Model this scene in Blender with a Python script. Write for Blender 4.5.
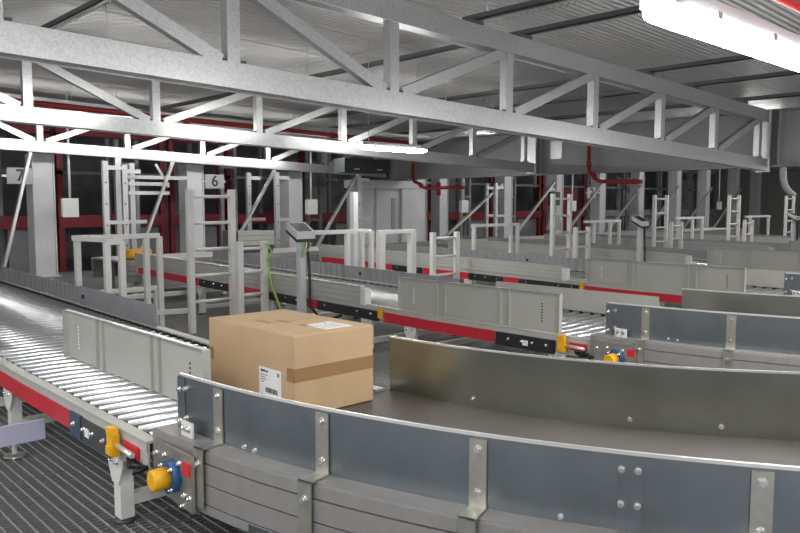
import bpy, math, random
from mathutils import Vector, Matrix
random.seed(7)
for o in list(bpy.data.objects): bpy.data.objects.remove(o)
scene = bpy.context.scene
COL = scene.collection

# ------------------------------------------------------------------ camera
cam_d = bpy.data.cameras.new('camera'); cam = bpy.data.objects.new('camera', cam_d); COL.objects.link(cam)
FPX = 746.0
cam_d.sensor_fit = 'HORIZONTAL'; cam_d.sensor_width = 36.0; cam_d.lens = 36.0*FPX/800.0
cam_d.clip_start = .05; cam_d.clip_end = 200
YAW = math.atan(700/748.6); PITCH = math.atan(62.5/746)
fwd = Vector((math.sin(YAW)*math.cos(PITCH), math.cos(YAW)*math.cos(PITCH), -math.sin(PITCH)))
cam.location = (0, 0, 1.4)
cam.rotation_euler = fwd.to_track_quat('-Z', 'Y').to_euler()
scene.camera = cam

# ------------------------------------------------------------------ world, exposure
world = bpy.data.worlds.new('hall_ambient'); scene.world = world; world.use_nodes = True
bg = world.node_tree.nodes['Background']
bg.inputs[0].default_value = (.93, .96, 1.0, 1); bg.inputs[1].default_value = .55
scene.view_settings.view_transform = 'Standard'; scene.view_settings.look = 'None'
scene.view_settings.gamma = 1.0; scene.view_settings.use_curve_mapping = False
scene.view_settings.exposure = 0.66
LAMP = 30.0      # emission strength of the luminaire diffusers

# ------------------------------------------------------------------ materials
def mat(name, col, rough=.5, metal=0., var=0., vscale=20., bump=0., emit=None, vor=False, stretch=None, spec=None):
    m = bpy.data.materials.new(name); m.use_nodes = True
    nt = m.node_tree; b = nt.nodes['Principled BSDF']
    b.inputs['Base Color'].default_value = (*col, 1); b.inputs['Roughness'].default_value = rough
    b.inputs['Metallic'].default_value = metal
    if spec is not None: b.inputs['Specular IOR Level'].default_value = spec
    if emit:
        b.inputs['Emission Color'].default_value = (*emit[0], 1); b.inputs['Emission Strength'].default_value = emit[1]
    if var or bump:
        tc = nt.nodes.new('ShaderNodeTexCoord'); mp = nt.nodes.new('ShaderNodeMapping')
        nt.links.new(tc.outputs['Object'], mp.inputs[0])
        if stretch: mp.inputs['Scale'].default_value = stretch
        if vor:
            n = nt.nodes.new('ShaderNodeTexVoronoi'); n.inputs['Scale'].default_value = vscale; out = n.outputs['Color']
            n2 = nt.nodes.new('ShaderNodeRGBToBW'); nt.links.new(out, n2.inputs[0]); out = n2.outputs[0]
        else:
            n = nt.nodes.new('ShaderNodeTexNoise'); n.inputs['Scale'].default_value = vscale; n.inputs['Detail'].default_value = 4
            out = n.outputs[0]
        nt.links.new(mp.outputs[0], n.inputs['Vector'])
        if var:
            mr = nt.nodes.new('ShaderNodeMapRange'); mr.inputs[1].default_value = .3; mr.inputs[2].default_value = .7
            mr.inputs[3].default_value = 1-var; mr.inputs[4].default_value = 1+var
            nt.links.new(out, mr.inputs[0])
            mx = nt.nodes.new('ShaderNodeMix'); mx.data_type = 'RGBA'; mx.blend_type = 'MULTIPLY'; mx.inputs[0].default_value = 1
            mx.inputs[6].default_value = (*col, 1); nt.links.new(mr.outputs[0], mx.inputs[7])
            nt.links.new(mx.outputs[2], b.inputs['Base Color'])
        if bump:
            bp = nt.nodes.new('ShaderNodeBump'); bp.inputs['Strength'].default_value = bump; bp.inputs['Distance'].default_value = .003
            nt.links.new(out, bp.inputs['Height']); nt.links.new(bp.outputs[0], b.inputs['Normal'])
    return m
M = dict(
 galv=mat('galvanised_steel', (.58, .59, .59), .31, .75, .07, 70, vor=True),
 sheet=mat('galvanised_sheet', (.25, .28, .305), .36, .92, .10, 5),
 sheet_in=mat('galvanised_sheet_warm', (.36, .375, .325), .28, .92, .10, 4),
 rim=mat('bright_sheet_edge', (.82, .81, .78), .3, .6),
 bracket=mat('passivated_bracket', (.52, .51, .45), .35, .85, .1, 30),
 alu=mat('anodised_aluminium', (.35, .335, .325), .42, .45, .06, 14),
 roller=mat('zinc_roller', (.80, .825, .83), .24, .82),
 axle=mat('black_roller_end', (.02, .02, .02), .5),
 beige=mat('light_grey_paint', (.47, .46, .425), .40, 0, .04, 3),
 panel=mat('guard_panel_paint', (.44, .435, .40), .20, 0, .03, 3),
 white=mat('white_powder_coat', (.72, .71, .675), .4, 0, .03, 8),
 red=mat('red_cover', (.56, .02, .035), .4, 0, .06, 4),
 redsteel=mat('red_rack_paint', (.25, .02, .03), .5, 0, .15, 3),
 redpipe=mat('red_pipe_paint', (.36, .025, .025), .4),
 black=mat('black_plastic', (.018, .019, .022), .45),
 dark=mat('dark_grey_plastic', (.055, .06, .065), .5),
 navy=mat('dark_blue_module', (.05, .075, .12), .45),
 blue=mat('blue_gearbox', (.03, .10, .26), .4, .2),
 yellow=mat('yellow_plastic', (.82, .42, .01), .4),
 bolt=mat('bright_bolt', (.85, .85, .83), .2, .9),
 belt=mat('conveyor_belt', (.10, .088, .08), .55, 0, .12, 3),
 card=mat('cardboard', (.53, .365, .21), .75, 0, .05, 6, .06),
 tape=mat('brown_tape', (.33, .185, .08), .5, 0, .05, 12),
 paper=mat('label_paper', (.82, .82, .82), .55),
 ink=mat('black_ink', (.03, .03, .03), .6),
 ceil=mat('ceiling_sheet', (.53, .52, .505), .36, .15, .05, 3),
 ceilback=mat('ceiling_joint', (.03, .03, .03), .8),
 rail=mat('dark_ceiling_rail', (.13, .135, .14), .45, .4),
 column=mat('column_paint', (.55, .555, .57), .5, 0, .05, 3),
 girder=mat('girder_paint', (.30, .305, .31), .45, .3, .06, 2),
 grate=mat('grating_bar', (.30, .305, .31), .5, .6),
 rod=mat('grating_rod', (.50, .50, .49), .4, .6),
 pit=mat('dark_lower_level', (.09, .09, .092), .9),
 wallb=mat('dark_back_wall', (.17, .16, .18), .8, 0, .3, 2),
 wallr=mat('grey_side_wall', (.50, .49, .46), .7),
 mesh=mat('grey_cladding', (.28, .285, .295), .6, 0, .1, 4),
 lavender=mat('lavender_plate', (.56, .57, .74), .35),
 lampbody=mat('luminaire_housing', (.42, .45, .47), .5),
 diffuser=mat('lit_diffuser', (1, 1, 1), .4, emit=((1, .985, .96), LAMP)),
 cable=mat('black_cable', (.012, .012, .012), .5),
 green=mat('green_yellow_cable', (.35, .55, .12), .5),
 jbox=mat('junction_box_plastic', (.70, .70, .68), .45),
 signm=mat('sign_plate', (.36, .37, .39), .45),
 wheel=mat('screen_dark', (.02, .022, .025), .25),
)

# ------------------------------------------------------------------ helpers
W = {}          # world location of each object (no rotated parents are used)
class MB:
    def __init__(s): s.v = []; s.f = []; s.sm = []
    def box(s, x0, x1, y0, y1, z0, z1):
        b = len(s.v)
        s.v += [(x0,y0,z0),(x1,y0,z0),(x1,y1,z0),(x0,y1,z0),(x0,y0,z1),(x1,y0,z1),(x1,y1,z1),(x0,y1,z1)]
        for q in ((0,3,2,1),(4,5,6,7),(0,1,5,4),(1,2,6,5),(2,3,7,6),(3,0,4,7)):
            s.f.append(tuple(b+i for i in q)); s.sm.append(False)
        return s
    def bar(s, p, q, w, h, upv=(0,0,1)):
        """rectangular bar from p to q; w across, h along the up vector"""
        p = Vector(p); q = Vector(q); d = (q-p).normalized(); u = Vector(upv)
        if abs(d.dot(u)) > .999: u = Vector((0,1,0))
        r = d.cross(u).normalized(); u = r.cross(d).normalized(); b = len(s.v)
        for e in (p, q):
            for a, c in ((-1,-1),(1,-1),(1,1),(-1,1)):
                s.v.append(tuple(e + r*(a*w/2) + u*(c*h/2)))
        for k in ((0,3,2,1),(4,5,6,7),(0,1,5,4),(1,2,6,5),(2,3,7,6),(3,0,4,7)):
            s.f.append(tuple(b+i for i in k[::-1])); s.sm.append(False)
        return s
    def tube(s, pts, r, n=10, cap=True, rs=None):
        pts = [Vector(p) for p in pts]; b = len(s.v); m = len(pts); ref = None
        for i, p in enumerate(pts):
            d = (pts[min(i+1,m-1)]-pts[max(i-1,0)]).normalized()
            if ref is None:
                ref = Vector((0,0,1)) if abs(d.z) < .9 else Vector((1,0,0))
            a = d.cross(ref).normalized(); c = a.cross(d).normalized(); ref = c
            rr = rs[i] if rs else r
            for k in range(n):
                t = 2*math.pi*k/n; s.v.append(tuple(p + a*(rr*math.cos(t)) + c*(rr*math.sin(t))))
        for i in range(m-1):
            for k in range(n):
                s.f.append((b+i*n+k, b+i*n+(k+1)%n, b+(i+1)*n+(k+1)%n, b+(i+1)*n+k)); s.sm.append(True)
        if cap:
            s.f.append(tuple(b+k for k in range(n))[::-1]); s.sm.append(False)
            s.f.append(tuple(b+(m-1)*n+k for k in range(n))); s.sm.append(False)
        return s
    def prism(s, poly, axis, a0, a1):
        """extrude a 2-D outline along an axis ('x': poly is (y,z), 'y': (x,z), 'z': (x,y))"""
        b = len(s.v); n = len(poly)
        for a in (a0, a1):
            for p in poly:
                s.v.append({'x': (a,p[0],p[1]), 'y': (p[0],a,p[1]), 'z': (p[0],p[1],a)}[axis])
        for k in range(n):
            s.f.append((b+k, b+(k+1)%n, b+n+(k+1)%n, b+n+k)); s.sm.append(False)
        s.f.append(tuple(b+k for k in range(n))[::-1]); s.f.append(tuple(b+n+k for k in range(n))); s.sm += [False, False]
        return s
    def arc(s, c, r0, r1, z0, z1, a0, a1, n=28):
        """curved slab between two radii and two heights; angles in degrees, 0 = start of the bend at -X, growing towards -Y"""
        prof = ((r0,z0),(r1,z0),(r1,z1),(r0,z1))
        def pt(i, k):
            t = math.radians(a0+(a1-a0)*i/n); r, z = prof[k]; return (c[0]-math.cos(t)*r, c[1]-math.sin(t)*r, z)
        for k in range(4):
            b = len(s.v)
            for i in range(n+1): s.v += [pt(i, k), pt(i, (k+1) % 4)]
            for i in range(n): s.f.append((b+2*i, b+2*i+1, b+2*i+3, b+2*i+2)); s.sm.append(True)
        for i in (0, n):
            b = len(s.v); s.v += [pt(i, k) for k in range(4)]; s.f.append((b, b+1, b+2, b+3) if i else (b+3, b+2, b+1, b)); s.sm.append(False)
        s.keep = True
        return s
    def build(s, name, m, parent=None):
        me = bpy.data.meshes.new(name)
        lo = [min(v[i] for v in s.v) for i in range(3)]; hi = [max(v[i] for v in s.v) for i in range(3)]
        c = Vector([(lo[i]+hi[i])/2 for i in range(3)])
        me.from_pydata([tuple(Vector(v)-c) for v in s.v], [], s.f)
        me.polygons.foreach_set('use_smooth', s.sm)
        import bmesh
        bm = bmesh.new(); bm.from_mesh(me); getattr(s, 'keep', False) or bmesh.ops.recalc_face_normals(bm, faces=bm.faces); bm.to_mesh(me); bm.free()
        me.materials.append(M[m] if isinstance(m, str) else m)
        o = bpy.data.objects.new(name, me); COL.objects.link(o)
        W[o] = c
        if parent: o.parent = parent; o.location = c - W[parent]
        else: o.location = c
        return o
def inst(src, loc, parent=None, name=None):
    o = bpy.data.objects.new(name or src.name.split('.')[0], src.data); COL.objects.link(o)
    loc = Vector(loc); W[o] = loc; o.rotation_euler = src.rotation_euler
    o.location = loc - W[parent] if parent else loc
    o.parent = parent
    return o
def tag(o, label=None, cat=None, group=None, kind=None):
    if label: o['label'] = label
    if cat: o['category'] = cat
    if group: o['group'] = group
    if kind: o['kind'] = kind
    return o
def thing(name, loc, label, cat, group=None):
    o = bpy.data.objects.new(name, None); COL.objects.link(o); o.location = loc; o.empty_display_size = .1
    W[o] = Vector(loc); return tag(o, label, cat, group)
def bx(name, m, parent, *a): return MB().box(*a).build(name, m, parent)
def text_mesh(name, body, size, loc, m, parent, depth=.004):
    """numeral facing -Y, centred at loc"""
    cu = bpy.data.curves.new(name, 'FONT'); cu.body = body; cu.size = size; cu.align_x = 'CENTER'; cu.align_y = 'CENTER'; cu.extrude = depth
    cu.offset = size*.012
    t = bpy.data.objects.new(name, cu); COL.objects.link(t); bpy.context.view_layer.update()
    me = bpy.data.meshes.new_from_object(t.evaluated_get(bpy.context.evaluated_depsgraph_get()))
    bpy.data.objects.remove(t)
    me.transform(Matrix.Rotation(math.pi/2, 4, 'X'))
    me.materials.clear(); me.materials.append(M[m])
    o = bpy.data.objects.new(name, me); COL.objects.link(o); W[o] = Vector(loc); o.parent = parent; o.location = Vector(loc)-W[parent]
    return o
ORD = ['nearest', 'second', 'third', 'fourth', 'fifth', 'sixth']

# ------------------------------------------------------------------ setting: floor, ceiling, walls
floor = bx('floor', 'pit', None, -3, 44, -3, 20, -1.0, -.9); tag(floor, 'dark lower level under the open steel grating floor', None, None, 'structure')
PX, PY = 2.0, 1.0
g = MB()
nb = 29
for i in range(nb):
    y = .012 + i*(PY-.024)/(nb-1); g.box(0, PX-.01, y-.0035, y+.0035, -.03, -.002)
for x in (0.0, PX-.016): g.box(x, x+.006, .008, PY-.008, -.034, -.001)
gp = g.build('grating_panel', 'grate', floor)
r = MB()
for i in range(40):
    x = .025 + i*.05; r.box(x-.0028, x+.0028, .008, PY-.008, -.006, .001)
gr = r.build('cross_rods', 'rod', gp); gr['kind'] = 'stuff'
base = Vector(W[gp]); rb = Vector(W[gr])
first = True
for i in range(-1, 16):
    for j in range(-1, 16):
        off = Vector((i*PX, j*PY, 0))
        if first:
            gp.location = base+off-W[floor]; W[gp] = base+off; gr.location = rb-base; first = False; continue
        p = inst(gp, base+off, floor); q = inst(gr, rb+off, p); q['kind'] = 'stuff'

CS = -.03                                    # roof falls gently towards +X
def zc(x): return 3.62 + CS*min(x, 13.2)
cm_ = MB()
for xa_, xb_ in ((-4, 13.2), (13.2, 44)):
    b = len(cm_.v)
    for dz in (.1, .2):
        cm_.v += [(xa_,-4,zc(xa_)+dz),(xb_,-4,zc(xb_)+dz),(xb_,20,zc(xb_)+dz),(xa_,20,zc(xa_)+dz)]
    cm_.f += [tuple(b+k for k in q) for q in ((0,3,2,1),(4,5,6,7),(0,1,5,4),(1,2,6,5),(2,3,7,6),(3,0,4,7))]; cm_.sm += [False]*6
ceiling = cm_.build('ceiling', 'ceilback', None); tag(ceiling, 'ribbed grey metal sheet ceiling', None, None, 'structure')
LX, LY = 3.3, 1.2
def ceil_panel(slope):
    c = MB(); pts = []; n = 14
    for i in range(n):
        y = i*LY/n
        pts += [(y, .0), (y+.35*LY/n, .0), (y+.5*LY/n, .022), (y+.85*LY/n, .022)]
    pts.append((LY-.012, .0))
    for i in range(len(pts)-1):
        b = len(c.v); (y0, z0), (y1, z1) = pts[i], pts[i+1]
        for x in (0, LX-.015):
            for y, z in ((y0, z0), (y1, z1), (y1, z1+.012), (y0, z0+.012)): c.v.append((x, y, z+slope*x))
        for q in ((0,1,5,4),(1,2,6,5),(2,3,7,6),(3,0,4,7),(0,3,2,1),(4,5,6,7)): c.f.append(tuple(b+k for k in q)); c.sm.append(False)
    return c
for sl, i0, i1 in ((CS, -1, 4), (0, 4, 13)):
    first = True; cp = None
    for i in range(i0, i1):
        for j in range(-3, 16):
            off = Vector((i*LX, j*LY, zc(i*LX)))
            if cp is None:
                cp = ceil_panel(sl).build('ceiling_panel', 'ceil', ceiling); cb = Vector(W[cp]); cp.location = cb+off-W[ceiling]; W[cp] = cb+off
            else: inst(cp, cb+off, ceiling)
wall = bx('wall_back', 'wallb', None, -4, 44, 19.6, 19.8, -1, 4.2); tag(wall, 'dark wall behind the red racking', None, None, 'structure')
wall2 = bx('wall_right', 'wallr', None, 43.8, 44, -4, 19.6, -1, 4.2); tag(wall2, 'far grey end wall', None, None, 'structure')

# ------------------------------------------------------------------ roof trusses and girder
def truss(Y, z0, label, x0=-1.93, npan=9):
    """slightly falling galvanised truss along X; posts every 1.64 m, diagonals mirrored at X = 4.63"""
    s = CS
    def zb(x): return z0 + s*x
    xs = [4.63 + 1.64*(i-4) for i in range(npan+1)]
    xe = 13.12
    t = thing('roof_truss', (4.63, Y, zb(4.63)), label, 'roof truss', 'galvanised trusses under the ceiling')
    w = .17
    def chord(name, h0, h1):
        m = MB(); b = 0
        for x in (-2.3, xe):
            for y, z in ((Y-.01, h0), (Y+w, h0), (Y+w, h1), (Y-.01, h1)): m.v.append((x, y, zb(x)+z))
        for q in ((0,3,2,1),(4,5,6,7),(0,1,5,4),(1,2,6,5),(2,3,7,6),(3,0,4,7)): m.f.append(q); m.sm.append(False)
        # turned-in bottom lip
        for k in (0, 1):
            b = len(m.v)
            yy = (Y-.016, Y+.004) if k == 0 else (Y+w-.004, Y+w+.006)
            for x in (-2.3, xe):
                for y, z in ((yy[0], h0-.008), (yy[1], h0-.008), (yy[1], h0+.03), (yy[0], h0+.03)): m.v.append((x, y, zb(x)+z))
            for q in ((0,3,2,1),(4,5,6,7),(0,1,5,4),(1,2,6,5),(2,3,7,6),(3,0,4,7)): m.f.append(tuple(b+i for i in q)); m.sm.append(False)
        return m.build(name, 'galv', t)
    chord('bottom_chord', 0, .185); chord('top_chord', .80, .985)
    bolts = None
    for i, x in enumerate(xs):
        if x > xe+.1: break
        x = min(x, xe-.07)
        p = bx('post', 'galv', t, x-.055, x+.055, Y+.02, Y+.11, zb(x)+.185, zb(x)+.80)
        for dz, dx in ((.205, -.075), (.205, .085)):
            m = MB().box(x+dx-.018, x+dx+.018, Y+.02, Y+.05, zb(x)+dz-.02, zb(x)+dz+.006).build('bolt', 'dark', p)
        if i+1 < len(xs):
            xn = min(xs[i+1], xe-.07)
            a, b_ = x+.05, xn-.05
            if xn <= 4.64: P, Q = (a+.02, Y+.06, zb(a)+.80), (b_-.05, Y+.06, zb(b_)+.19)
            else: P, Q = (a+.06, Y+.06, zb(a)+.19), (b_-.02, Y+.06, zb(b_)+.80)
            MB().bar(P, Q, .07, .10).build('diagonal_brace', 'galv', t)
    e = bx('end_plate', 'galv', t, xe-.01, xe+.02, Y-.03, Y+.2, zb(xe)-.03, zb(xe)+1.0)
    return t
truss(5.0, 2.36, 'galvanised truss nearest the camera, with the large bright chord across the top of the view')
truss(9.8, 2.48, 'middle galvanised truss seen beneath the chord of the nearest truss')
truss(14.6, 2.50, 'farthest and lowest-looking galvanised truss in front of the numbered columns')

gd = thing('plate_girder', (13.3, 9, 2.0), 'deep grey steel girder that carries the truss ends', 'girder')
bx('web', 'girder', gd, 13.28, 13.30, 1.5, 16.8, 2.05, 2.95)
bx('bottom_flange', 'girder', gd, 13.16, 13.42, 1.5, 16.8, 2.02, 2.05)
bx('top_flange', 'girder', gd, 13.16, 13.42, 1.5, 16.8, 2.95, 2.98)
for y in (4.86, 9.7, 14.5): bx('stiffener', 'girder', gd, 13.17, 13.28, y-.012, y+.012, 2.05, 2.95)
bx('connection_plate', 'galv', gd, 13.262, 13.28, 9.22, 9.5, 2.35, 2.72)
bx('connection_plate', 'galv', gd, 13.262, 13.28, 4.3, 4.42, 2.12, 2.5)

# rails along Y under the ceiling with clamps on the truss chords
for k, (x, y0, y1) in enumerate(((2.9, 5.1, 15.5), (5.75, 2.0, 5.2), (6.55, 2.5, 15.5), (9.2, 3, 15.5), (10.5, 2.5, 15.5), (12.2, 3, 15.5))):
    z = zc(x)-.20
    t = thing('ceiling_rail', (x, (y0+y1)/2, z), 'dark channel rail under the ceiling, %s from the left' % ['first','second','third','fourth','fifth','sixth'][k], 'ceiling rail', 'dark rails under the ceiling')
    m = MB(); m.box(x-.03, x+.03, y0, y1, z-.03, z-.02); m.box(x-.03, x-.022, y0, y1, z-.03, z+.03); m.box(x+.022, x+.03, y0, y1, z-.03, z+.03)
    m.build('channel', 'rail', t)
    for y in (y0+.3, (y0+y1)/2, y1-.3):
        MB().tube([(x, y, z-.02), (x, y, zc(x)+.02)], .008, 6).build('hanger_rod', 'galv', t)
    bx('beam_clamp', 'rail', t, x-.09, x+.09, 5.02, 5.14, 2.36+CS*x+.985, z-.02) if y0 < 5.1 and y1 >= 5.2 else None

# ------------------------------------------------------------------ luminaires
def luminaire(x0, x1, Y, z, label, w=.12, h=.10):
    t = thing('batten_luminaire', ((x0+x1)/2, Y, z), label, 'light fixture', 'batten luminaires')
    d = MB(); rings = []
    prof = [(-w/2, h*.55), (-w/2, h*.25), (-w*.36, .02), (-w*.15, 0), (w*.15, 0), (w*.36, .02), (w/2, h*.25), (w/2, h*.55)]
    secs = [(x0, .2), (x0+.015, .5), (x0+.045, .75), (x0+.09, .93), (x0+.15, 1), (x1-.15, 1), (x1-.09, .93), (x1-.045, .75), (x1-.015, .5), (x1, .2)]
    for x, s in secs:
        for y, zz in prof: d.v.append((x, Y+y*s, z+h*.55-(h*.55-zz)*s))
    n = len(prof)
    for i in range(len(secs)-1):
        for k in range(n): d.f.append((i*n+k, i*n+(k+1)%n, (i+1)*n+(k+1)%n, (i+1)*n+k)); d.sm.append(True)
    d.f.append(tuple(range(n))); d.f.append(tuple((len(secs)-1)*n+k for k in range(n))); d.sm += [False, False]
    d.build('diffuser', 'diffuser', t)
    bx('housing', 'lampbody', t, x0+.04, x1-.04, Y-w*.45, Y+w*.45, z+h*.55, z+h*1.15)
    for f in (.2, .5, .8):
        x = x0+(x1-x0)*f
        bx('clip', 'bolt', t, x-.02, x+.02, Y-w*.56, Y-w*.5, z+h*.45, z+h*.72)
    for f in (.15, .85):
        x = x0+(x1-x0)*f
        MB().tube([(x, Y, z+h*1.15), (x, Y, zc(x)-.001)], .004, 6).build('suspension_rod', 'galv', t)
    return t
luminaire(2.74, 4.7, 1.5, 2.11, 'large glowing batten light in the upper right corner', .17, .115)
luminaire(5.98, 7.18, 7.16, 2.075, 'small lit batten light hanging under the middle truss', .11, .09)
nth = ['first','second','third','fourth','fifth','sixth','seventh','eighth']
for k, x in enumerate((3.0, 5.6, 8.2)):
    luminaire(x, x+1.6, 8.0, 2.93+CS*(x+.8), 'lit batten light glowing behind the big truss chord, %s from the left' % nth[k], .09, .08)
for k, x in enumerate((3.4, 5.3, 7.2, 9.1)):
    luminaire(x, x+1.6, 13.35, 2.87+CS*(x+.8), 'lit batten light behind the bottom chord of the middle truss, %s from the left' % nth[k], .11, .10)
for k, (x, y) in enumerate(((14.6, 12.5), (18.2, 12.5), (22.4, 12.5), (27.0, 12.5), (31.0, 12.5), (14.6, 6.0), (18.2, 6.0), (22.4, 6.0), (27.0, 6.0), (31.0, 6.0))):  # fill lights added behind the girder, unseen, to brighten the far columns
    luminaire(x, x+1.6, y, zc(x)-.22, 'added fill light hidden beyond the girder in the %s row, %s from the girder' % (('back' if k < 5 else 'front'), nth[k % 5]), .18, .13)
for k, (x, y, w_) in enumerate(((-1.6, 1.5, 'left of the camera in the same row as the large light'), (-1.6, 4.0, 'left of the camera near the first truss'), (-2, -2.2, 'behind the camera on the left'), (1.8, -1.8, 'straight behind the camera'), (5.2, -1.8, 'behind the camera on the right'), (6.6, 1.5, 'next right of the large light in its row'), (10.4, 1.5, 'last right in the row of the large light'))):  # unseen fill lights added around the camera to lift the hall
    luminaire(x, x+1.9, y, 2.11 if 'large' in w_ and x > 0 else 2.7, 'added fill light out of view, '+w_, .17, .13)

# ------------------------------------------------------------------ red pipes
def pipe(name, label, pts, r, m, cat='pipe', fit=()):
    t = thing(name, pts[0], label, cat)
    MB().tube(pts, r, 12).build('pipe_run', m, t)
    for p, d in fit:
        p = Vector(p); d = Vector(d)
        MB().tube([p-d*.06, p+d*.06], r*1.35, 12).build('coupling', m, t)
    return t
pipe('sprinkler_pipe', 'red sprinkler pipe in the upper right above the large light', [(2.4, 1.30, 2.30), (9.5, 1.30, 2.30)], .028, 'redpipe', 'pipe', [((3.2,1.3,2.3),(1,0,0)), ((4.1,1.3,2.3),(1,0,0))])
pipe('sprinkler_pipe', 'red sprinkler drop pipe with elbows beside sign 2', [(13.1,8.45,2.98),(13.1,8.45,2.12),(13.08,8.4,2.02),(13.05,8.3,1.98),(13.05,8.25,1.9),(13.05,8.2,1.86),(13.05,8.1,1.84),(13.05,7.25,1.82)], .038, 'redpipe', 'pipe',
     [((13.1,8.45,2.2),(0,0,1)), ((13.05,8.27,1.93),(0,.4,.6)), ((13.05,7.95,1.838),(0,1,0)), ((13.05,7.4,1.823),(0,1,0))])
vp = pipe('sprinkler_pipe', 'red sprinkler drop pipe with elbows and valve beside the wide grey cabinet', [(13.0,13.43,zc(13)+.01),(13.0,13.43,2.05),(13.0,13.38,1.95),(13.0,13.2,1.9),(13.0,13.1,1.82),(13.0,13.0,1.79),(13.0,11.7,1.78)], .04, 'redpipe', 'pipe',
     [((13.0,13.43,2.1),(0,0,1)), ((13.0,13.15,1.86),(0,.5,.5)), ((13.0,12.6,1.785),(0,1,0)), ((13.0,11.9,1.78),(0,1,0))])
MB().tube([(13.0,12.55,1.6),(13.0,12.55,1.92)], .06, 10).build('valve', 'redpipe', vp)
pipe('sprinkler_pipe', 'long red pipe running across behind the trusses near the ceiling', [(-1, 12.6, 3.1), (5.4, 12.6, 2.94), (12.9, 12.6, 2.78)], .05, 'redpipe', 'pipe', [((6.5,12.6,2.91),(1,0,-.02)), ((9.8,12.6,2.84),(1,0,-.02))])
tr = thing('cable_tray', (5, 12.9, 3.0), 'grey cable tray behind the red pipe near the ceiling', 'cable tray')
bx('tray_base', 'galv', tr, -2, 13, 12.85, 13.15, 2.93, 2.94)
bx('tray_side', 'galv', tr, -2, 13, 12.84, 12.85, 2.93, 3.03); bx('tray_side', 'galv', tr, -2, 13, 13.15, 13.16, 2.93, 3.03)

# ------------------------------------------------------------------ columns, signs, junction boxes
COLX = [4.8, 7.95, 10.6, 14.95, 15.85, 18.8, 21.6, 24.3, 27.1, 30.2, 32.9, 36.0, 38.6]
cn = ['first','second','third','fourth','fifth','sixth','seventh','eighth','ninth','tenth','eleventh','twelfth','last']
def column(x, y, label, w=.40):
    t = thing('steel_column', (x, y, -.9), label, 'column', 'grey steel columns of the back row')
    h = w/2; zt = 2.5 if x < 13 else 2.62
    zt = zt + CS*min(x, 13) if x < 13 else 3.15
    bx('flange', 'column', t, x-h, x-h+.025, y-h, y+h, -.9, zt); bx('flange', 'column', t, x+h-.025, x+h, y-h, y+h, -.9, zt)
    bx('web', 'column', t, x-h+.025, x+h-.025, y-h+.03, y-h+.05, -.9, zt)
    bx('base_plate', 'column', t, x-h-.05, x+h+.05, y-h-.05, y+h+.05, 0.002, .025)
    return t
for i, x in enumerate(COLX):
    column(x, 15.25, 'grey H-section steel column, %s from the left in the back row' % cn[i], .40 if i not in (3, 4) else .36)

def sign(x, z, txt, y, size=.26, w=.46, h=.30, ex=0, say=''):
    t = thing('lane_sign', (x, y, z), 'grey lane number sign ' + say, 'sign', 'lane number signs')
    bx('plate', 'signm', t, x-w/2, x+w/2, y, y+.012, z-h/2, z+h/2)
    text_mesh('numeral', txt, size*1.25, (x, y-.004, z), 'ink', t)
    bx('mounting_strip', 'galv', t, x-w/2-.08, x+w/2+.05+ex, y+.012, y+.032, z-.02, z+.02)
sign(4.38, 1.92, '7', 15.02, .25, .46, .30, 0, 'showing a black seven, left of the first column'); sign(8.40, 1.90, '6', 15.02, .27, .47, .31, 0, 'showing a black six, above the nearest tall ladder'); sign(23.5, 1.80, '2', 15.02, .34, .56, .38, .32, 'showing a black two, right of the red drop pipe')

for k, (x, y, top) in enumerate(((5.17, 14.85, 2.3), (10.87, 14.85, 2.2), (16.4, 14.85, 2.3), (22.05, 14.9, 2.3), (33.6, 14.9, 2.4))):
    t = thing('junction_box', (x, y, 1.33), 'white junction box hanging from a conduit, %s from the left' % cn[k], 'junction box', 'white junction boxes on the back row')
    bx('housing', 'jbox', t, x-.14, x+.14, y-.10, y, 1.16, 1.50); bx('lid', 'jbox', t, x-.15, x+.15, y-.115, y-.10, 1.15, 1.51)
    MB().tube([(x+.02, y-.03, 1.5), (x+.02, y-.03, zc(x)+.01)], .025, 8).build('conduit', 'jbox', t)

# inclined tension braces of the back row
for k, (xa, za, xb, zb_) in enumerate(((4.35,2.32,3.83,.25),(7.06,2.25,6.15,.05),(9.5,2.16,8.35,.40),(11.86,2.06,10.5,.15),(17.56,2.0,15.2,.55),(20.2,2.1,17.9,.2),(23.0,2.1,20.6,.2),(25.7,2.1,23.3,.3),(28.6,2.1,26.2,.3),(31.6,2.1,29.0,.3),(34.6,2.1,31.8,.3))):
    xb = xa+(xb-xa)*za/(za-zb_); zb_ = .0
    t = MB().bar((xa, 14.3, za), (xb, 14.3, zb_), .05, .075, (0,1,0)).build('inclined_brace', 'galv', None)
    tag(t, 'slanting grey steel brace in front of the back row, %s from the left' % ['first','second','third','fourth','fifth','sixth','seventh','eighth','ninth','tenth','eleventh'][k], 'brace', 'slanting braces of the back row')

# perforated uprights and cross arms
up = 0
for x, y, z1 in ((5.55,14.0,2.2),(6.0,14.2,2.15),(9.35,14.0,2.1),(9.0,14.6,2.1),(11.55,13.8,2.1),(16.9,14.0,2.0),(17.2,14.6,2.0),(20.75,14.9,2.0),(25.3,14.2,2.0)):
    t = thing('perforated_upright', (x, y, 0), 'slim galvanised upright with bolt holes, %s from the left in the back row' % cn[up], 'upright', 'slim uprights of the back row'); up += 1
    bx('profile', 'galv', t, x-.05, x+.05, y-.04, y+.04, -.9, z1)
    for z in (.6, 1.0, 1.4, 1.8): MB().tube([(x, y-.043, z), (x, y-.039, z)], .016, 8).build('bolt_hole', 'black', t)
    bx('side_arm', 'galv', t, x+.05, x+.42, y-.03, y+.03, 1.02, 1.09); bx('side_arm', 'galv', t, x+.05, x+.32, y-.03, y+.03, z1-.16, z1-.08)

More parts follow.
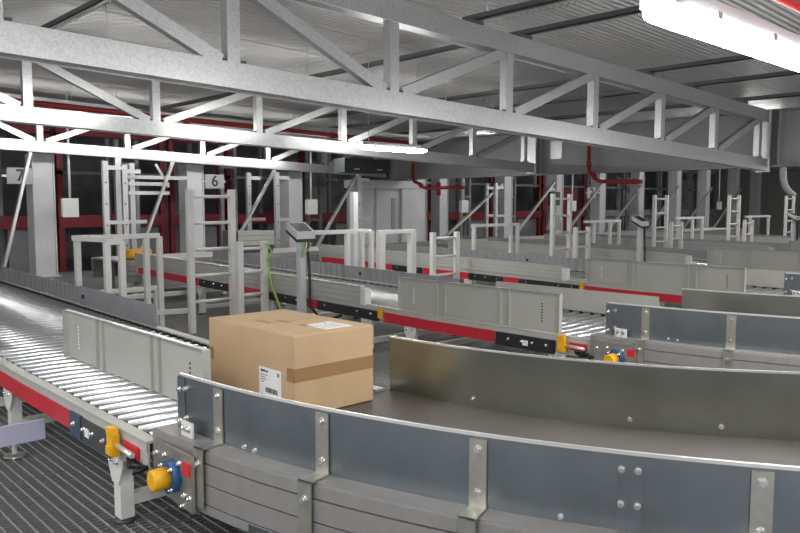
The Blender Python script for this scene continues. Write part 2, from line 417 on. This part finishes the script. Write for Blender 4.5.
# cantilever bracket frame at the left rear
t = thing('bracket_frame', (6.3, 14.5, 1.8), 'grey cantilever bracket frame between the first two columns', 'bracket frame')
for z in (1.93, 1.80, 1.62): bx('arm', 'galv', t, 6.15, 7.5 if z > 1.9 else 7.0, 14.36, 14.40, z-.035, z+.035)
bx('mast', 'galv', t, 6.2, 6.3, 14.4, 14.5, -.9, 2.2); bx('mast', 'galv', t, 6.0, 6.12, 14.6, 14.7, -.9, 2.3)
MB().bar((6.75,14.43,2.2),(7.02,14.43,1.74),.03,.05).build('stay', 'galv', t)

# wide grey cabinet + black unit
t = thing('grey_cabinet', (13.3, 14.4, 0), 'tall wide grey cabinet with several upright panels by the red valve', 'cabinet')
for i, (x0, x1, y0) in enumerate(((11.95,12.55,14.35),(12.56,12.95,14.3),(12.96,13.4,14.33),(13.41,14.1,14.25))):
    bx('upright_panel', 'column', t, x0, x1, y0, 14.75, -.9, 1.80)
bx('slot_cover', 'girder', t, 13.1, 13.22, 14.31, 14.33, .7, 1.55); bx('head_panel', 'column', t, 11.9, 14.1, 14.22, 14.8, 1.80, 2.0)
t = thing('black_unit', (11.4, 13.5, 2.12), 'pair of black boxes hanging below the trusses by the lit light', 'equipment box')
bx('box_half', 'dark', t, 10.72, 11.40, 13.3, 13.7, 2.12, 2.44); bx('box_half', 'dark', t, 11.41, 12.12, 13.3, 13.7, 2.12, 2.44)
bx('badge', 'paper', t, 11.0, 11.16, 13.294, 13.3, 2.19, 2.215); bx('badge', 'paper', t, 11.7, 11.86, 13.294, 13.3, 2.19, 2.215)
for x in (10.9, 11.9): MB().tube([(x,13.5,2.44),(x,13.5,zc(x)+.02)], .01, 6).build('hanger_rod', 'galv', t)

# ------------------------------------------------------------------ red racking at the back
bays = [0.6, 3.6, 5.6, 8.2, 9.75, 12.3, 14.4, 17.4, 20.4, 23.2, 26.2, 29.2, 32.2, 35.2, 38.2]
for i in range(len(bays)-1):
    rs_ = 'redsteel' if i < 10 else 'mesh'
    x0, x1 = bays[i]+.1, bays[i+1]-.02
    t = thing('rack_bay', ((x0+x1)/2, 17.2, -.9), ('red' if i < 10 else 'grey') + ' steel rack bay behind the columns, %s from the left' % (cn+['fourteenth'])[i], 'rack', 'rack bays at the back')
    for x in (x0+.06, x1-.06): bx('post', rs_, t, x-.06, x+.06, 17.0, 17.12, -.9, 2.95)
    xm = (x0+x1)/2
    bx('beam', rs_, t, x0, x1, 16.96, 17.0, .88, 1.15); bx('beam', 'mesh', t, x0, x1, 17.0, 17.06, 2.05, 2.12)
    bx('beam', rs_, t, x0, x1, 17.0, 17.06, 2.9, 3.05)
    bx('inner_post', 'mesh', t, xm-.04, xm+.04, 17.3, 17.4, -.9, 2.9)
    if i % 2: bx('back_panel', 'mesh', t, x0+.2, x0+(x1-x0)*.55, 17.6, 17.64, -.9, 2.6)
    bx('lower_panel', 'mesh', t, xm+.06, x1-.14, 17.1, 17.14, -.2, .86)
    if i in (9,): bx('door_panel', rs_, t, x0+.12, x1-.5, 17.05, 17.09, -.2, 2.04)
t = thing('equipment_head', (4.9, 17, 3.3), 'dark and red equipment close under the ceiling at the left', 'equipment box')
bx('housing', 'redsteel', t, 4.3, 5.6, 16.6, 17.3, 3.12, 3.32); bx('motor', 'dark', t, 6.2, 7.4, 16.6, 17.3, 3.12, 3.30); bx('frame', 'mesh', t, 4.2, 8.6, 16.62, 17.3, 3.06, 3.12)

# ------------------------------------------------------------------ sorter line running across behind the lanes
t = thing('sorter_conveyor', (15, 10.9, 0), 'long low cross conveyor with slatted grey side behind the lanes', 'conveyor')
for i in range(4): bx('side_slat', 'alu', t, 4.4, 26, 10.6, 10.64, .26+i*.08, .26+i*.08+.074)
for i in range(4): bx('side_slat', 'alu', t, 4.4, 26, 11.7, 11.74, .26+i*.08, .26+i*.08+.074)
bx('carrying_bed', 'alu', t, 4.4, 26, 10.64, 11.7, .55, .575)
for i in range(8): bx('leg', 'beige', t, 4.6+i*2.9, 4.7+i*2.9, 10.66, 10.76, 0.002, .55)
for i in range(8): bx('leg', 'beige', t, 4.6+i*2.9, 4.7+i*2.9, 11.58, 11.68, 0.002, .55)

# ------------------------------------------------------------------ lanes
PITCHX = 3.3
def zi(y): return .016*max(0, y-4.5)         # the lanes climb gently upstream
rr = MB().tube([(-.57, 0, 0), (.57, 0, 0)], .026, 10, cap=True)
ROLL_SRC = None; END_SRC = None
BOLT_SRC = None
def bolt_at(p, parent, axis='x', r=.011):
    d = {'x': Vector((1,0,0)), 'y': Vector((0,1,0)), 'z': Vector((0,0,1))}[axis] if isinstance(axis, str) else Vector(axis)
    p = Vector(p)
    m = MB().tube([p-d*.006, p+d*.004], r*1.5, 8); m.tube([p+d*.004, p+d*.014], r, 6)
    return m.build('bolt', 'bolt', parent)
def inclined(x0, x1, y0, y1, z0, z1, m=None):
    """box whose z follows the climb of the lane"""
    m = m or MB(); ys = [y0, y1] if (y1 <= 4.5 or y0 >= 4.5) else [y0, 4.5, y1]
    for a, b in zip(ys[:-1], ys[1:]):
        n = len(m.v)
        for y in (a, b):
            for x, z in ((x0,z0),(x1,z0),(x1,z1),(x0,z1)): m.v.append((x, y, z+zi(y)))
        for q in ((0,3,2,1),(4,5,6,7),(0,1,5,4),(1,2,6,5),(2,3,7,6),(3,0,4,7)): m.f.append(tuple(n+k for k in q)); m.sm.append(False)
    return m
def rail_leg(t, x, y, sgn):
    """short braced leg with head plate and foot under a rail"""
    z1 = .33+zi(y)
    l = bx('leg', 'white', t, x-.03, x+.03, y-.035, y+.035, .02, z1-.03)
    h = MB().prism([(y-.075, z1-.028),(y+.075, z1-.028),(y+.075, z1-.07),(y+.035, z1-.15),(y-.035, z1-.15),(y-.075, z1-.07)], 'x', x-.034*sgn-.004, x-.034*sgn+.004).build('head_plate', 'white', l)
    for dy in (-.03, .03): bolt_at((x-.04*sgn, y+dy, z1-.05), l, (-sgn,0,0), .007)
    MB().tube([(x, y, .001), (x, y, .012), (x, y, .02)], .05, 12, rs=[.05, .045, .018]).build('foot', 'dark', l)
    return l

def guard_panel(t, x, y0, y1, z0, z1, face=-1):
    """painted guard panel with two folded stiffeners, flanged ends and a row of slots"""
    p = bx('guard_panel', 'panel', t, x-.004, x+.004, y0, y1, z0, z1)
    bx('edge_flange', 'panel', p, x-.004+face*.02-.01, x+.004, y0-.004, y0+.004, z0, z1)
    bx('edge_flange', 'panel', p, x-.004+face*.02-.01, x+.004, y1-.004, y1+.004, z0, z1)
    bx('top_flange', 'panel', p, x-.024, x+.004, y0, y1, z1-.004, z1+.002)
    L = y1-y0
    for f in (.30, .70):
        yy = y0+L*f
        for dy in (-.045, .045): bx('stiffener', 'panel', p, x-.022, x-.004, yy+dy-.007, yy+dy+.007, z0+.006, z1-.006)
    for f in (.10, .90):
        for k in range(7):
            yy = y0+L*f; zz = z0+.07+k*.022
            bx('slot', 'ink' if f < .5 else 'paper', p, x-.006, x-.004, yy-.008, yy+.008, zz, zz+.009)
    return p

def lane(k):
    global ROLL_SRC, END_SRC
    ox = k*PITCHX
    where = ['carrying the carton', 'just beyond the carton', 'behind the second lane', 'behind the third lane', 'behind the fourth lane', 'at the far right']
    t = thing('roller_conveyor', (ox+1.9, 6, 0), '%s roller conveyor lane with red side cover, %s' % (ORD[k], where[k]), 'conveyor', 'parallel roller lanes')
    xa, xb = ox+1.30, ox+2.52; ye = 10.5; ys = 2.86
    # side rails: outer C profiles with light top flange
    m = inclined(xa-.035, xa+.018, ys, ye, .428, .440); inclined(xa-.035, xa-.027, ys, ye, .395, .43, m); inclined(xa-.03, xa-.02, ys, ye, .30, .43, m); m.build('side_rail', 'beige', t)
    m = inclined(xb-.018, xb+.045, ys, ye, .428, .440); inclined(xb+.02, xb+.03, ys, ye, .30, .43, m); m.build('side_rail', 'beige', t)
    # covers along the near rail
    x0 = xa-.042; yr = 3.70 if k == 0 else 3.78
    inclined(x0, x0+.02, yr, 5.09, .305, .393).build('red_cover', 'red', t)
    inclined(x0, x0+.02, 7.0, 7.9, .305, .393).build('red_cover', 'red', t); inclined(x0, x0+.02, 8.6, 10.4, .305, .393).build('red_cover', 'red', t)
    inclined(x0, x0+.02, 6.12, 6.35, .305, .393).build('red_cover', 'red', t)
    for (a, b) in ((5.17, 6.1), (6.37, 6.98), (7.92, 8.58)):
        cm = inclined(x0-.006, x0+.02, a, b, .30, .39).build('control_module', 'black', t)
        for y in (a+.1, a+.3, b-.12): bolt_at((x0-.006, y, .36+zi(y)), cm, (-1,0,0), .007)
    if k == 0:
        cm = bx('control_module', 'navy', t, x0-.008, x0+.03, 3.55, 3.69, .285, .40)
        cm = bx('control_module', 'dark', t, x0-.004, x0+.03, 3.2, 3.54, .285, .392)
    else:
        cm = bx('control_module', 'black', t, x0-.006, x0+.03, 3.2, 3.76, .29, .392)
    for y in (3.27, 3.4, 3.5, 3.63): bolt_at((x0-.008, y, .35), cm, (-1,0,0), .008)
    bx('rating_plate', 'paper', cm, x0-.010, x0-.006, 3.44, 3.49, .32, .36)
    # sensor block
    sb = bx('sensor_block', 'yellow', t, x0-.04, x0-.008, 3.09, 3.15, .325, .425)
    bx('sensor_cap', 'yellow', sb, x0-.044, x0-.012, 3.093, 3.147, .425, .45); bx('sensor_lens', 'yellow', sb, x0-.05, x0-.04, 3.10, 3.14, .335, .37)
    sb2 = bx('sensor_block', 'yellow', t, x0-.028, x0-.004, 5.105, 5.15, .345, .425); bx('sensor_cap', 'yellow', sb2, x0-.03, x0-.008, 5.108, 5.147, .425, .445)
    bx('red_end_cover', 'red', t, x0, x0+.02, 2.93, 3.07, .345, .40)
    MB().tube([(x0-.018, 3.09, .375), (x0-.022, 2.93, .37)], .012, 8).build('sensor_bracket', 'rim', t)
    c_ = MB()
    for q in range(5): c_.tube([(x0+.0, 3.02-.03*q, .335), (x0-.02-.006*q, 2.97-.03*q, .315+.012*(q % 3)), (x0+.01, 2.86, .33)], .010, 6)
    c_.build('plug_cables', 'cable', t)
    # legs and crossbars
    for y in (3.18, 4.75, 5.35, 7.0, 8.6, 10.2):
        rail_leg(t, xa, y, 1); rail_leg(t, xb, y, -1)
        bx('crossbar', 'white', t, xa+.03, xb-.03, y-.025, y+.025, .07, .12)
    # rollers
    n = int((ye-ys-.06)/.112)
    for i in range(n):
        y = ys+.05+i*.112; p = ((xa+xb)/2, y, .400+zi(y))
        if ROLL_SRC is None:
            ROLL_SRC = MB().tube([(p[0]-.56, p[1], p[2]), (p[0]+.56, p[1], p[2])], .0275, 14).build('roller', 'roller', t); o = ROLL_SRC
            END_SRC = MB().tube([(p[0]-.622, y, p[2]), (p[0]-.56, y, p[2])], .024, 10).build('roller_bearing', 'axle', o); inst(END_SRC, Vector(p)+Vector((.591, 0, 0)), o)
        else:
            o = inst(ROLL_SRC, p, t)
            for sx in (-.591, .591): inst(END_SRC, Vector(p)+Vector((sx, 0, 0)), o)
    # guard panel beside the running width
    gx = xa+(.365 if k == 0 else .04)
    guard_panel(t, gx, 3.06 if k == 0 else 3.2, 4.86 if k == 0 else 4.95 if k == 1 else 5.1, .437, .735)
    # plain guard on the far side
    if k:
        q = bx('far_guard', 'beige', t, xb-.01, xb+.005, 3.05, 4.8, .43, .625)
    else:
        q = inclined(xb-.012, xb-.004, 5.42, 7.0, .437, .61).build('far_guard', 'mesh', t)
    # ridged far guard upstream
    m = inclined(xb-.012, xb-.004, 7.0 if k == 0 else 5.3, ye, .445, .60).build('ridged_guard', 'mesh', t)
    y = 7.05 if k == 0 else 5.4
    i = 0
    while y < ye-.1:
        inclined(xb-.02, xb-.012, y, y+.05, .45, .60).build('ridge', 'mesh', m) if k < 3 else None
        y += .11; i += 1
    MB().box(xb-.026, xb-.012, 6.9, 6.93, .50+zi(7), .535+zi(7)).build('guard_hook', 'black', m)
    # stacked slat side upstream on the near side
    for j in range(3):
        inclined(xa-.04, xa-.015, 5.42, ye, .442+j*.05, .442+j*.05+.046).build('side_slat', 'beige', t)
    inclined(xa-.045, xa+.01, 5.42, ye, .594, .604).build('slat_cap', 'beige', t)
    bx('slat_end', 'white', t, xa-.05, xa+.02, 5.35, 5.42, .442, .60)
    # transfer plate to the curve
    bx('transfer_plate', 'rim', t, xa+.03, xb-.03, 2.80, 2.87, .415, .428)
    return t
LANES = [lane(k) for k in range(6)]

# ------------------------------------------------------------------ powered belt curves
def curve(k):
    ox = k*PITCHX-(.07 if k else 0); c = (ox+5.59, 2.95); Ri, Ro = 3.0, 4.2; A0, A1 = 1.9, 52
    t = thing('belt_curve', (ox+1.9, 2.2, 0), '%s curved belt conveyor with tall galvanised guards%s' % (ORD[k], [', in the foreground', ' and yellow motor cap, right of centre', ', at the right edge behind the second', '', '', ''][k]), 'conveyor', 'belt curves at the lane ends')
    n = 40
    MB().arc(c, Ri-.02, Ro+.02, .405, .430, A0, A1, n).build('belt', 'belt', t)
    og = MB().arc(c, Ro, Ro+.005, .487, .706, A0, A1, n).build('outer_guard', 'sheet', t)
    MB().arc(c, Ro-.003, Ro+.008, .706, .716, A0+.2, A1, n).build('rim', 'rim', og)
    ig = MB().arc(c, Ri-.005, Ri, .425, .706, A0, A1, n).build('inner_guard', 'sheet_in', t)
    MB().arc(c, Ri-.008, Ri+.004, .706, .715, A0, A1, n).build('rim', 'rim', ig)
    # stacked aluminium side slats below the outer guard, with a ledge on top
    rs = Ro+.09
    MB().arc(c, Ro-.02, rs-.012, .46, .484, A0-1, A1, n).build('ledge', 'alu', t)
    MB().arc(c, Ro+.03, rs-.003, .433, .476, A0-1, A1, n).build('side_slat', 'alu', t)
    MB().arc(c, Ro+.03, rs, .355, .428, A0-1, A1, n).build('side_slat', 'alu', t)
    MB().arc(c, Ro+.03, rs, .276, .350, A0-1, A1, n).build('side_slat', 'alu', t)
    MB().arc(c, Ro+.03, rs, .236, .271, A0-1, A1, n).build('side_slat', 'alu', t)
    MB().arc(c, Ro-.005, rs-.02, .22, .46, A0-1, A1, n).build('side_core', 'dark', t)
    MB().arc(c, Ri+.2, rs-.03, .215, .225, A0-1, A1, n).build('bottom_sheet', 'sheet', t)
    cpl = MB().arc(c, rs, rs+.008, .215, .268, 9.6, 10.9, 4).build('coupling_plate', 'sheet', t)
    for j in range(4):
        z1 = .40-j*.062; MB().arc(c, Ri-.06, Ri-.02, z1-.056, z1, A0+.5, A1, n).build('inner_slat', 'alu', t)
    # folded flange on the guard end, with bolts
    def P(ang, r, z):
        a = math.radians(ang); return Vector((c[0]-math.cos(a)*r, c[1]-math.sin(a)*r, z))
    def rad(ang):
        a = math.radians(ang); return Vector((-math.cos(a), -math.sin(a), 0))
    def tan(ang):
        a = math.radians(ang); return Vector((math.sin(a), -math.cos(a), 0))
    ef = MB().arc(c, Ro+.005, Ro+.010, .487, .700, A0, A0+.75, 4).build('end_plate', 'sheet', og)
    for a, z in ((A0+.25,.65),(A0+.25,.52),(A0+.95,.66),(A0+.95,.54)): bolt_at(P(a, Ro+.010, z), og, tuple(rad(a)), .008)
    # Z-shaped brackets
    for a in (5.9, 13.3, 21.1, 31.6, 41, 49):
        T = tan(a); R = rad(a); w = .055
        br = MB()
        def seg(r0, z0, r1, z1, th=.006):
            p = P(a, r0, z0); q = P(a, r1, z1); br.bar(p, q, th, w, T) if abs(z0-z1) < 1e-6 else br.bar(p, q, w, th, R)
        seg(Ro+.010, .488, Ro+.010, .698); seg(Ro+.007, .488, rs+.016, .488, .006); seg(rs+.013, .491, rs+.013, .262)
        b_ = br.build('bracket', 'bracket', t)
        for z in (.67, .535): bolt_at(P(a, Ro+.013, z), b_, tuple(R), .009)
        bolt_at(P(a, rs+.016, .43), b_, tuple(R), .009)
    # joint plate with four bolts
    jp = MB().arc(c, Ro+.005, Ro+.009, .487, .702, 26.6, 27.5, 4).build('joint_plate', 'sheet', og)
    for a in (26.75, 27.35):
        for z in (.665, .565): bolt_at(P(a, Ro+.010, z), jp, tuple(rad(a)), .007)
    for a, z in ((8.0,.505),(8.8,.503),(24.5,.503)): bolt_at(P(a, Ro+.006, z), og, tuple(rad(a)), .006)
    for a in (12, 26, 33): bolt_at(P(a, Ri+.002, .47), ig, tuple(rad(a)), .008)
    # head end: gearbox plate, motor flange, yellow cap, red badge, hinge plate
    xe = ox+1.30
    hp = MB().prism([(2.52,.235),(2.74,.245),(2.84,.29),(2.845,.455),(2.52,.455)], 'x', xe-.012, xe+.0).build('head_plate', 'bracket', t)
    for y, z in ((2.82,.40),(2.74,.41),(2.585,.29),(2.54,.29),(2.62,.405),(2.60,.245)): bolt_at((xe-.012, y, z), hp, (-1,0,0), .008)
    fl = MB().tube([(xe-.012, 2.67, .345), (xe-.04, 2.67, .345)], .068, 8).build('motor_flange', 'blue', t)
    MB().tube([(xe-.04, 2.67, .345), (xe-.10, 2.67, .345), (xe-.105, 2.67, .345)], .043, 20, rs=[.043, .041, .034]).build('motor_cap', 'yellow', fl)
    for q in range(4):
        a = math.pi/4+q*math.pi/2; bolt_at((xe-.042, 2.67+.056*math.cos(a), .345+.056*math.sin(a)), fl, (-1,0,0), .006)
    bx('badge', 'red', t, xe-.018, xe-.012, 2.53, 2.585, .375, .425)
    hg = bx('hinge_plate', 'white', t, xe+.05, xe+.058, 2.63, 2.72, .485, .545)
    for dy in (2.655, 2.695): bolt_at((xe+.05, dy, .52), hg, (-1,0,0), .009)
    for a in (10, 30, 48):
        for r_ in (Ri+.06, Ro-.1):
            p = P(a, r_, 0); bx('leg', 'white', t, p.x-.03, p.x+.03, p.y-.03, p.y+.03, .002, .41)
    return t
CURVES = [curve(k) for k in range(5)]

# ------------------------------------------------------------------ carton
t = thing('cardboard_box', (2.14, 3.12, .432), 'large brown cardboard carton with tape and shipping label on the nearest lane', 'box')
BX0, BX1, BY0, BY1, BZ0, BZ1 = 1.905, 2.378, 2.735, 3.50, .4335, .81
b = bx('carton', 'card', t, BX0, BX1, BY0, BY1, BZ0, BZ1)
mod = b.modifiers.new('soft_edges', 'BEVEL'); mod.width = .006; mod.segments = 2
bx('flap_seam', 'tape', b, BX0+.01, BX1-.01, (BY0+BY1)/2-.0015, (BY0+BY1)/2+.0015, BZ1-.002, BZ1+.0004)
bx('tape_band', 'tape', t, BX0-.001, BX1+.001, BY0-.0015, BY0+.001, .597, .660)
bx('tape_band', 'tape', t, BX0-.0015, BX0+.001, BY0-.0015, BY0+.055, .597, .660)
bx('tape_band', 'tape', t, BX0-.0015, BX0+.001, BY1-.05, BY1+.0015, .597, .660)
bx('tape_band', 'tape', t, BX1-.001, BX1+.0015, BY0-.0015, BY0+.06, .597, .660)
bx('top_tape', 'tape', t, BX0+.12, BX0+.15, 3.12, 3.24, BZ1-.001, BZ1+.001); bx('top_tape', 'tape', t, BX0+.20, BX0+.23, 3.08, 3.18, BZ1-.001, BZ1+.001); bx('top_tape', 'tape', t, BX0+.20, BX0+.235, 2.93, 2.98, BZ1-.001, BZ1+.001)
tl = bx('top_label', 'paper', t, BX0+.22, BX0+.38, 2.78, 2.96, BZ1-.001, BZ1+.001)
for j in range(5): bx('print_line', 'tape', tl, BX0+.235+j*.028, BX0+.242+j*.028, 2.80, 2.94-.02*(j % 3), BZ1+.001, BZ1+.0014)
# side label
LYA, LYB, LZA, LZB = 2.838, 3.02, .487, .632
lb = bx('shipping_label', 'paper', t, BX0-.0015, BX0+.001, LYA, LYB, LZA, LZB)
def ink(y0, y1, z0, z1): bx('print_mark', 'ink', lb, BX0-.0022, BX0-.0014, y0, y1, z0, z1)
ink(LYB-.055, LYB-.015, LZB-.022, LZB-.012); ink(LYB-.075, LYB-.06, LZB-.022, LZB-.012); ink(LYA+.012, LYA+.018, LZB-.03, LZB-.012); ink(LYA+.022, LYA+.028, LZB-.03, LZB-.012)
for j, L in enumerate((.06, .045, .05, .03)): ink(LYB-.012-L, LYB-.012, LZB-.038-j*.011, LZB-.035-j*.011)
y = LYA+.028; random.seed(3)
while y < LYB-.055:
    w_ = random.choice((.0012, .002, .003)); ink(y, y+w_, LZA+.028, LZA+.052); y += w_+random.choice((.0015, .002, .0028))
ink(LYA+.02, LYA+.03, LZA+.012, LZA+.018); ink(LYB-.03, LYB-.02, LZA+.012, LZA+.018)

# ------------------------------------------------------------------ lavender bumper on a foot, lower left
t = thing('bumper_plate', (1.2, 4.37, 0), 'lavender plate on a single foot stand beside the nearest lane', 'bumper')
bx('plate', 'lavender', t, .78, 1.345, 4.36, 4.385, .085, .195)
MB().tube([(1.20, 4.42, .002), (1.20, 4.42, .1)], .014, 8).build('post', 'white', t)
MB().tube([(1.20, 4.42, .001), (1.20, 4.42, .012), (1.20, 4.42, .02)], .06, 16, rs=[.06, .055, .02]).build('foot', 'bracket', t)
bx('clamp', 'dark', t, 1.17, 1.23, 4.385, 4.43, .10, .15)

# ------------------------------------------------------------------ step-over ladders and railings
def ladder(x0, x1, y, h, label, name='step_ladder', sp=.286, t_=.032):
    t = thing(name, ((x0+x1)/2, y, 0), label, 'ladder', 'white ladders of the step-overs')
    for x in (x0, x1): bx('stile', 'white', t, x-t_, x+t_, y-.03, y+.03, .002, h)
    z = h-.08
    while z > .1:
        MB().tube([(x0+t_, y, z), (x1-t_, y, z)], .018, 8).build('rung', 'white', t); z -= sp
    return t
ladder(3.83, 4.34, 7.4, 1.56, 'tall white ladder nearest the camera beside sign 6')
ladder(10.42, 10.91, 7.4, 1.57, 'tall white ladder right of the red drop pipe')
ladder(13.84, 14.33, 7.4, 1.58, 'tall white ladder right of the grey terminal')
ladder(16.82, 17.33, 7.2, 1.60, 'tall white ladder, second from the right edge')
ladder(20.3, 20.8, 7.24, 1.61, 'tall white ladder at the right edge')
ladder(4.19, 4.50, 7.0, 1.0, 'short white ladder beside the nearest tall ladder', 'short_ladder', .25)
ladder(7.15, 7.62, 7.0, 1.02, 'short white ladder between the grey lanes in the middle', 'short_ladder', .25)
ladder(10.5, 10.88, 7.0, 1.02, 'short white ladder beside the ladder by the drop pipe', 'short_ladder', .25)
ladder(13.76, 14.17, 7.0, 1.05, 'short white ladder beside the ladder right of the terminal', 'short_ladder', .25)
ladder(17.2, 17.6, 7.0, 1.04, 'short white ladder beside the second ladder from the right', 'short_ladder', .25)
def railing(label, segs, posts, z=1.05, s=.027):
    x, y = posts[0][:2]
    t = thing('guard_railing', (x, y, 0), label, 'railing', 'white railings of the step-overs')
    for a, b_ in segs: MB().bar(a, b_, .05, .05).build('rail', 'white', t)
    for p in posts:
        zz = p[2] if len(p) > 2 else z
        z0 = p[3] if len(p) > 3 else .002
        bx('post', 'white', t, p[0]-s, p[0]+s, p[1]-s, p[1]+s, z0, zz)
    return t
railing('white railing at the far left beside the first column', [((2.72,7.7,1.06),(2.84,6.95,1.06)), ((2.72,7.7,1.06),(3.62,7.7,1.06)), ((2.74,6.95,1.045),(2.90,6.95,1.045)), ((2.6,8.3,.42),(3.9,8.3,.42)), ((2.6,8.0,.22),(3.9,7.6,.22)), ((2.6,8.6,.3),(4.3,8.6,.3))],
        [(2.75,7.7), (2.75,6.95,1.05), (2.89,6.95,1.05), (3.47,7.7), (3.62,7.7), (2.66,8.3,.42), (3.85,8.3,.42)])
tp = MB().tube([(2.75, 7.45, .33), (3.12, 7.45, .33)], .045, 12).build('white_pipe_stub', 'white', None); tag(tp, 'short white pipe with a round flange below the left railing', 'pipe')
railing('white railing behind the grey terminal', [((5.15,7.4,1.05),(6.38,7.4,1.05))], [(6.0,7.4), (6.2,7.35), (6.36,7.35)])
railing('white square railing frame in front of the wide grey cabinet', [((6.55,7.4,1.03),(7.17,7.4,1.03))], [(6.57,7.4), (7.14,7.4)], 1.05, .045)
tg = bx('tall_post', 'column', None, 6.37, 6.45, 7.72, 7.8, .002, 1.56); tag(tg, 'tall single grey post beside the square railing frame', 'post')
railing('grey-white square railing right of the white junction box', [((9.35,8.25,1.04),(10.6,8.25,1.04))], [(9.4,8.25), (10.38,8.25), (10.57,8.25)])
railing('white railing in front of sign 2', [((12.75,8.3,1.05),(14.1,8.3,1.05))], [(13.1,8.3), (13.7,8.3), (14.05,8.3)])
railing('white railing between the third and fourth tall ladders', [((16.0,8.05,1.08),(17.4,8.05,1.08))], [(16.15,8.05), (16.85,8.05), (17.35,8.05)])
railing('white railing near the right edge behind the ladders', [((19.3,7.85,1.08),(20.9,7.85,1.08))], [(19.6,7.85), (20.8,7.85)])

# ------------------------------------------------------------------ operator terminals
def terminal(k, x, y, label):
    t = thing('operator_terminal', (x, y, 0), label, 'control terminal', 'operator terminals on posts')
    bx('post', 'column', t, x-.035, x+.035, y-.035, y+.035, .002, 1.04)
    bx('post_foot', 'column', t, x-.09, x+.09, y-.09, y+.09, .002, .015)
    a = math.radians(28)
    def box_tilt(name, m, x0, x1, d0, d1, h0, h1, par):
        q = MB().box(x0, x1, d0, d1, h0, h1)
        out = []
        for vx, vy, vz in q.v:
            out.append((vx, y+vy*math.cos(a)-vz*math.sin(a)*0+0, 1.12+vy*math.sin(a)+vz))
        q.v = out; return q.build(name, m, par)
    hd = box_tilt('terminal_head', 'column', x-.115, x+.115, -.10, .10, -.025, .045, t)
    box_tilt('screen', 'wheel', x-.09, x+.09, -.08, .08, .045, .049, hd)
    box_tilt('underside', 'black', x-.12, x+.12, -.105, .105, -.055, -.025, hd)
    MB().tube([(x+.04,y-.05,1.02),(x+.06,y-.06,.7),(x+.06,y-.06,.35),(x+.1,y-.15,.26),(x+.12,y-.35,.25),(x+.12,y-.5,.3)], .014, 8).build('cable', 'cable', t)
    if k == 0:
        for j in range(4): MB().tube([(x-.08+j*.05,y-.06,1.08),(x-.10+j*.05,y-.1,.98),(x-.05+j*.03,y-.06,.93),(x-.02,y-.04,.86)], .007, 6).build('lead', 'green' if j % 2 else 'jbox', t)
    return t
terminal(0, 4.46, 6.25, 'grey operator terminal on a post, nearest, with hanging leads')
terminal(1, 11.0, 6.12, 'grey operator terminal on a post right of centre by the ladders')
terminal(2, 17.6, 6.1, 'grey operator terminal at the right edge')
gc = MB().tube([(4.50,6.95,.97),(4.56,6.94,.88),(4.50,6.945,.8),(4.50,6.85,.5),(4.48,6.6,.2),(4.45,6.5,.014)], .012, 6).build('green_cable', 'green', None); tag(gc, 'green-yellow cable wound on the short ladder post', 'cable')

# ------------------------------------------------------------------ small equipment among the back row
t = thing('drive_motor', (4.75, 10.4, .575), 'orange-yellow drive motor on the cross conveyor behind the left railing', 'motor')
MB().tube([(4.55, 10.75, .66), (4.9, 10.75, .66)], .075, 14).build('motor_body', 'yellow', t)
for x in (4.6, 4.68, 4.76, 4.84): MB().tube([(x-.008, 10.75, .66), (x+.008, 10.75, .66)], .086, 14).build('cooling_fin', 'yellow', t)
bx('mount', 'dark', t, 4.55, 4.95, 10.68, 10.82, .575, .60)
t = thing('slatted_unit', (6.9, 11.2, .575), 'short slatted grey unit on the cross conveyor left of the nearest tall ladder', 'conveyor unit')
for q in range(3): bx('side_slat', 'beige', t, 6.55, 7.25, 10.95, 10.98, .70+q*.085, .70+q*.085+.078)
bx('unit_body', 'dark', t, 6.56, 7.24, 10.98, 11.5, .577, .94)
t = thing('dark_control_box', (20.6, 14.6, 1.3), 'dark control box on a pole right of the middle columns', 'control box')
bx('housing', 'dark', t, 20.35, 20.75, 14.45, 14.65, 1.35, 1.8); bx('pole', 'galv', t, 20.5, 20.58, 14.66, 14.74, -.9, 2.0)
MB().prism([(20.2,.55),(20.9,.55),(20.65,1.0),(20.45,1.0)], 'y', 14.4, 14.62).build('hopper', 'mesh', t)
t = thing('curved_duct', (21.3, 7.9, 1.6), 'short curved blue-grey duct at the right edge below the girder', 'duct')
MB().tube([(21.4,7.75,2.4),(21.4,7.74,2.1),(21.43,7.70,1.9),(21.5,7.63,1.75),(21.62,7.52,1.62)], .085, 12).build('duct_body', 'lampbody', t)
MB().tube([(21.4,7.75,2.4),(21.4,7.75,zc(21)-.001)], .085, 12).build('duct_riser', 'lampbody', t)

# grey lift masts that fill the bays behind the columns
for k, (x, y, w_) in enumerate(((6.9, 16.2, .22), (9.3, 16.0, .18), (12.0, 16.2, .2), (17.9, 16.1, .2), (20.3, 16.2, .25), (23.0, 16.2, .22), (26.0, 16.2, .25), (28.9, 16.2, .25), (31.7, 16.2, .25))):
    t = thing('lift_mast', (x, y, -.9), 'slim grey lift mast standing behind the column row, %s from the left' % cn[k], 'mast', 'lift masts behind the columns')
    for dx in (-w_, w_): bx('guide_rail', 'mesh', t, x+dx-.04, x+dx+.04, y-.05, y+.05, -.9, 2.8)
    for z in (.3, .95, 1.6, 2.25): bx('tie_bar', 'mesh', t, x-w_+.04, x+w_-.04, y-.03, y+.03, z, z+.06)
